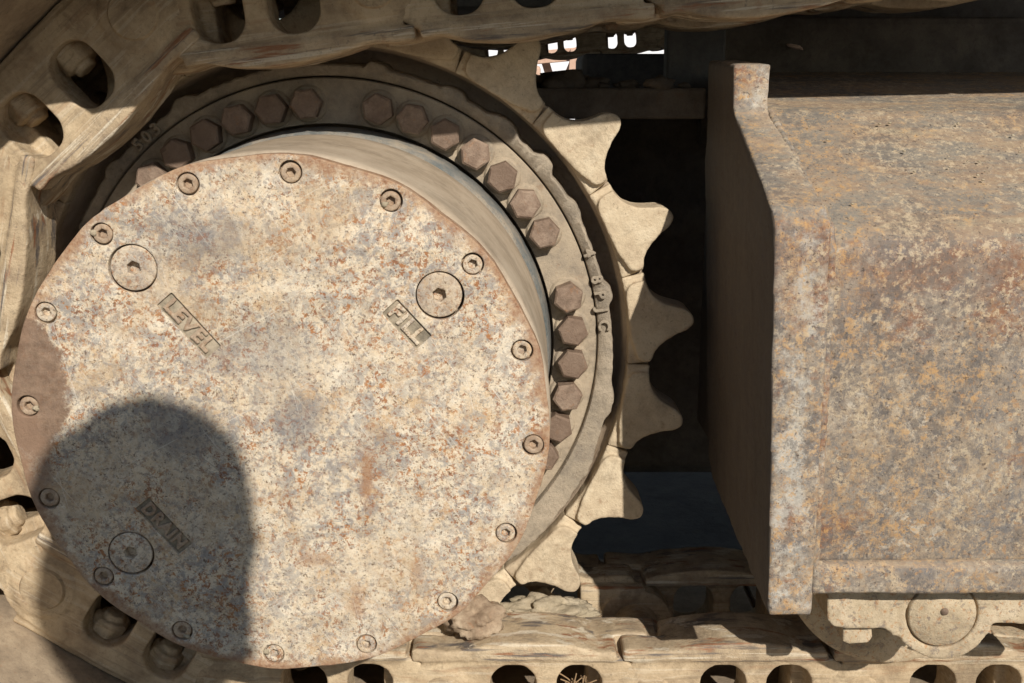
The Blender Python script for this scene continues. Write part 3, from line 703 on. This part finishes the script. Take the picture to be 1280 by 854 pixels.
# ------------------------------------------------------------------ opposite crawler track
YF = 2.95
GF = 'links of the opposite crawler track'
me_far_simple = evaluate(me_side, [('DECIMATE', dict(ratio=0.08))]); smooth(me_far_simple)
fx = at(701, 47, YF + YN)
FAR = {5: 'dark far track link mostly behind the topmost shaded tooth', 6: 'backlit far track link with a bright hole left of the topmost tooth tip',
 7: 'backlit far track link with two bright holes right of the topmost tooth tip', 8: 'backlit far track link with two bright holes left of the grey post', 9: 'far track link behind the grey post'}
for i, lab in FAR.items():
    sl = R(4.2)
    a = Vector((fx.x + 0.106 + (i - 7) * PCH * math.cos(sl), YF, fx.z - 0.009 + (i - 7) * PCH * math.sin(sl)))
    t = thing('track_link', lab, 'track link', a, GF)
    t.rotation_euler = (0, R(180) - sl, 0)
    obj('link_plate', me_far_simple, None, t); obj('track_shoe', me_shoe, M_SHOE, t)
    for cx in (0.0725, 0.1395): obj('shoe_nut', me_nut, M_LINK, t, (cx, YN + .031, -.012))

# ------------------------------------------------------------------ bright yard behind
om = thing('orange_machine', 'orange machine with braced arm standing in the sunlit yard far behind', 'machine', (at(690, 90, 9).x, 9, -.45))
def opart(name, me, mat):
    o = obj(name, me, mat, om); o.location = -om.location; return o
def beam(p, q, r, y):
    a, b = at(*p, y), at(*q, y); d = (b - a); L = d.length
    me = box(0, L, -r, r, -r, r, r * .1); ang = math.atan2(d.z, d.x)
    me.transform(Matrix.Translation(a) @ Matrix.Rotation(-ang, 4, 'Y')); return me
opart('arm', beam((630, 76), (760, 64), .055, 9), M_ORANGE)
opart('brace', beam((676, 60), (690, 104), .035, 9.2), M_ORANGE)
opart('brace', beam((724, 60), (704, 106), .03, 9.2), M_ORANGE)
opart('post', beam((718, 62), (713, 125), .035, 8.9), M_ORANGE)
opart('body', box(at(600, 90, 9.5).x, at(676, 90, 9.5).x, 9.5, 10.5, -.45, at(600, 82, 9.5).z, .03), M_ORANGE)

wx0, wx1 = at(540, 80, 16).x, at(1000, 80, 16).x
wb = thing('white_backdrop', 'added white building glimpsed through the gap above the support bar', 'backdrop', ((wx0 + wx1) / 2, 16, -.445))  # made-up white block standing in for the overexposed sky
o = obj('backdrop_wall', box(wx0, wx1, 16, 19, -.45, 2.8, .02), M_WHITE, wb); o.location = -wb.location
o = obj('backdrop_cap', box(wx0 - .2, wx1 + .2, 15.8, 19.2, 2.8, 2.95, .02), M_GREY, wb); o.location = -wb.location
# clods lying on the support bar
ms = []
for i in range(34):
    x = random.uniform(p0.x + .02, p1.x - .02); r = random.choice((.003, .005, .007, .010)) * (1.6 if x < .28 else 1)
    ms.append((sphere_lump(r * 1.5, r, r * .8, .5, 1.6, i, 2), Matrix.Translation((x, random.uniform(.365, .41), p0.z + r * .4))))
o = obj('dirt_clods', merge(ms), M_INNER); tag(o, 'dark clods of dirt lying along the support bar', 'dirt', None, 'stuff')

# ------------------------------------------------------------------ loose things
c0 = at(684, 766, .285)
me = sphere_lump(.052, .034, .020, .35, 2.2, 3, 5)
o = obj('clay_lump', me, M_MUD, None, (c0.x, .285, c0.z - .004)); tag(o, 'pale cracked dried clay lump wedged on the lower track below the last tooth', 'clay lump')
c1 = at(594, 772, .19)
me = sphere_lump(.026, .022, .019, .45, 1.8, 8, 4)
o = obj('rust_flake', me, M_SCALE, None, (c1.x, .195, c1.z - .002)); tag(o, 'reddish brown rust lump beside the lower right rim of the cover', 'rust lump')
lf = at(993, 58, .58)
me = sphere_lump(.010, .004, .0025, .4, 1.5, 5, 3)
o = obj('dry_leaf', me, M_LEAF, None, lf); o.rotation_euler = (0, R(14), 0); tag(o, 'small pale dry leaf on the dark beam at the top', 'leaf')
# straw caught in a window of the lower chain
ms = []
cst = Vector((seq[10].x + .1395, YN + .010, -.336))
for i in range(16):
    pts = []; a = random.uniform(-.9, .9); l = random.uniform(.012, .026); bnd = random.uniform(-.02, .02)
    bx_, by_ = random.uniform(-.014, .014), random.uniform(0, .015)
    for k in range(6):
        f = k / 5; pts.append((bx_ + math.sin(a) * l * f + bnd * f * f, by_, -.012 + math.cos(a) * l * f))
    ms.append((tube(pts, .0007, 1), None))
o = obj('straw_tuft', merge(ms), M_STRAW, None, cst); tag(o, 'tuft of dry straw caught in a window of the lower track', 'straw')
# crumbs of dirt on the sloping shoulder of the frame
ms = []
for i in range(60):
    x = random.uniform(.44, .78); f = random.random() ** .7
    y = .035 + f * .145; z = .155 + (y - .030) * (.090 / .155)
    s = random.choice((.0005, .0006, .0008, .001, .0014)) * random.uniform(.7, 1.3)
    ms.append((sphere_lump(s * 1.4, s, s * .8, .4, 1.5, i, 1), Matrix.Translation((x, y, z + s * .3))))
o = obj('dirt_crumbs', merge(ms), M_MUD); tag(o, 'crumbs of dry clay lying on the sloping frame top', 'dirt', None, 'stuff')

# ------------------------------------------------------------------ the photographer, whose shadow falls on the cover
def person():
    P = at(176, 712, 0.0)
    hd = P - SUN * 1.42                        # head centre
    root = thing('person', 'person crouching behind the camera whose head shades the cover', 'person', (hd.x, hd.y - .1, -.445))
    def skin_body(name, pts, edges, mat, sub=2):
        me = bpy.data.meshes.new('b'); me.from_pydata([p for p, r in pts], edges, [])
        o = bpy.data.objects.new('temp', me); C.objects.link(o)
        o.modifiers.new('s', 'SKIN'); sm = o.modifiers.new('d', 'SUBSURF'); sm.levels = sub
        for i, (p, r) in enumerate(pts):
            v = me.skin_vertices[0].data[i]; v.radius = (r, r) if not isinstance(r, tuple) else r; v.use_root = (i == 0)
        dg = bpy.context.evaluated_depsgraph_get(); dg.update()
        r = bpy.data.meshes.new_from_object(o.evaluated_get(dg)); bpy.data.objects.remove(o); smooth(r)
        ob = obj(name, r, mat, root); ob.location = -root.location; return ob
    g = -.445
    x, y, z = hd
    pel = (x + .02, y - .22, g + .30)
    pts = [(pel, .15), ((x + .01, y - .13, z - .50), .15), ((x, y - .05, z - .30), .15), ((x, y - .02, z - .19), .085), ((x, y, z - .10), .070),
           ((x + .18, y - .05, z - .27), .065), ((x + .25, y + .03, z - .48), .045), ((x + .10, y + .20, z - .47), .034),
           ((x - .18, y - .03, z - .15), .065), ((x - .25, y + .0, z - .48), .045), ((x - .19, y + .18, z - .50), .034),
           ((x + .14, y - .18, g + .28), .10), ((x + .20, y + .16, g + .44), .075), ((x + .19, y + .02, g + .07), .05), ((x + .20, y + .17, g + .045), .045),
           ((x - .12, y - .18, g + .28), .10), ((x - .20, y + .10, g + .30), .075), ((x - .17, y - .22, g + .07), .05), ((x - .17, y - .10, g + .045), .045)]
    ed = [(0, 1), (1, 2), (2, 3), (3, 4), (2, 5), (5, 6), (6, 7), (2, 8), (8, 9), (9, 10), (0, 11), (11, 12), (12, 13), (13, 14), (0, 15), (15, 16), (16, 17), (17, 18)]
    skin_body('body', pts, ed, M_CLOTH)
    # head with brow, nose, jaw and ears
    hm = [(sphere_lump(.084, .098, .118, .02, 1.5, 2, 4), Matrix.Translation(hd)),
          (sphere_lump(.076, .06, .075, .02, 1.5, 2, 3), Matrix.Translation(hd + Vector((0, .03, -.075)))),
          (sphere_lump(.012, .022, .022, .0, 1, 1, 3), Matrix.Translation(hd + Vector((0, .10, -.015)))),
          (sphere_lump(.010, .02, .03, 0, 1, 1, 3), Matrix.Translation(hd + Vector((.080, -.005, -.01)))),
          (sphere_lump(.010, .02, .03, 0, 1, 1, 3), Matrix.Translation(hd + Vector((-.080, -.005, -.01))))]
    ob = obj('head', cast(merge(hm), .004, 3, ()), M_SKIN, root); ob.location = -root.location
    hr_ = [(sphere_lump(.094, .110, .104, .06, 3, 4, 4), Matrix.Translation(hd + Vector((0, -.014, .030))))]
    ob = obj('hair', cast(merge(hr_), .005, 2, ((.02, .004),)), M_HAIR, root); ob.location = -root.location
    for s, base in ((1, Vector((x + .10, y + .20, z - .47))), (-1, Vector((x - .19, y + .18, z - .50)))):
        hp = [((0, 0, 0), .028), ((0, .03, .01), .030), ((0, .055, .012), .030)]
        hpts = [(tuple(base), .026), (tuple(base + Vector((-s * .01, .04, .005))), (.032, .02)), (tuple(base + Vector((-s * .015, .075, .008))), (.034, .018))]
        he = [(0, 1), (1, 2)]
        for k in range(4):
            f0 = base + Vector((-s * .015, .085, .03 - .018 * k)); ln = (.030, .034, .032, .025)[k]
            i0 = len(hpts)
            hpts += [(tuple(f0), .0085), (tuple(f0 + Vector((-s * ln * .6, ln * .8, 0))), .008), (tuple(f0 + Vector((-s * ln * 1.5, ln * .6, 0))), .007)]
            he += [(2, i0), (i0, i0 + 1), (i0 + 1, i0 + 2)]
        t0 = base + Vector((-s * .03, .03, .035)); i0 = len(hpts)
        hpts += [(tuple(t0), .010), (tuple(t0 + Vector((-s * .03, .02, .01))), .008)]; he += [(1, i0), (i0, i0 + 1)]
        skin_body('hand', hpts, he, M_SKIN)
person()
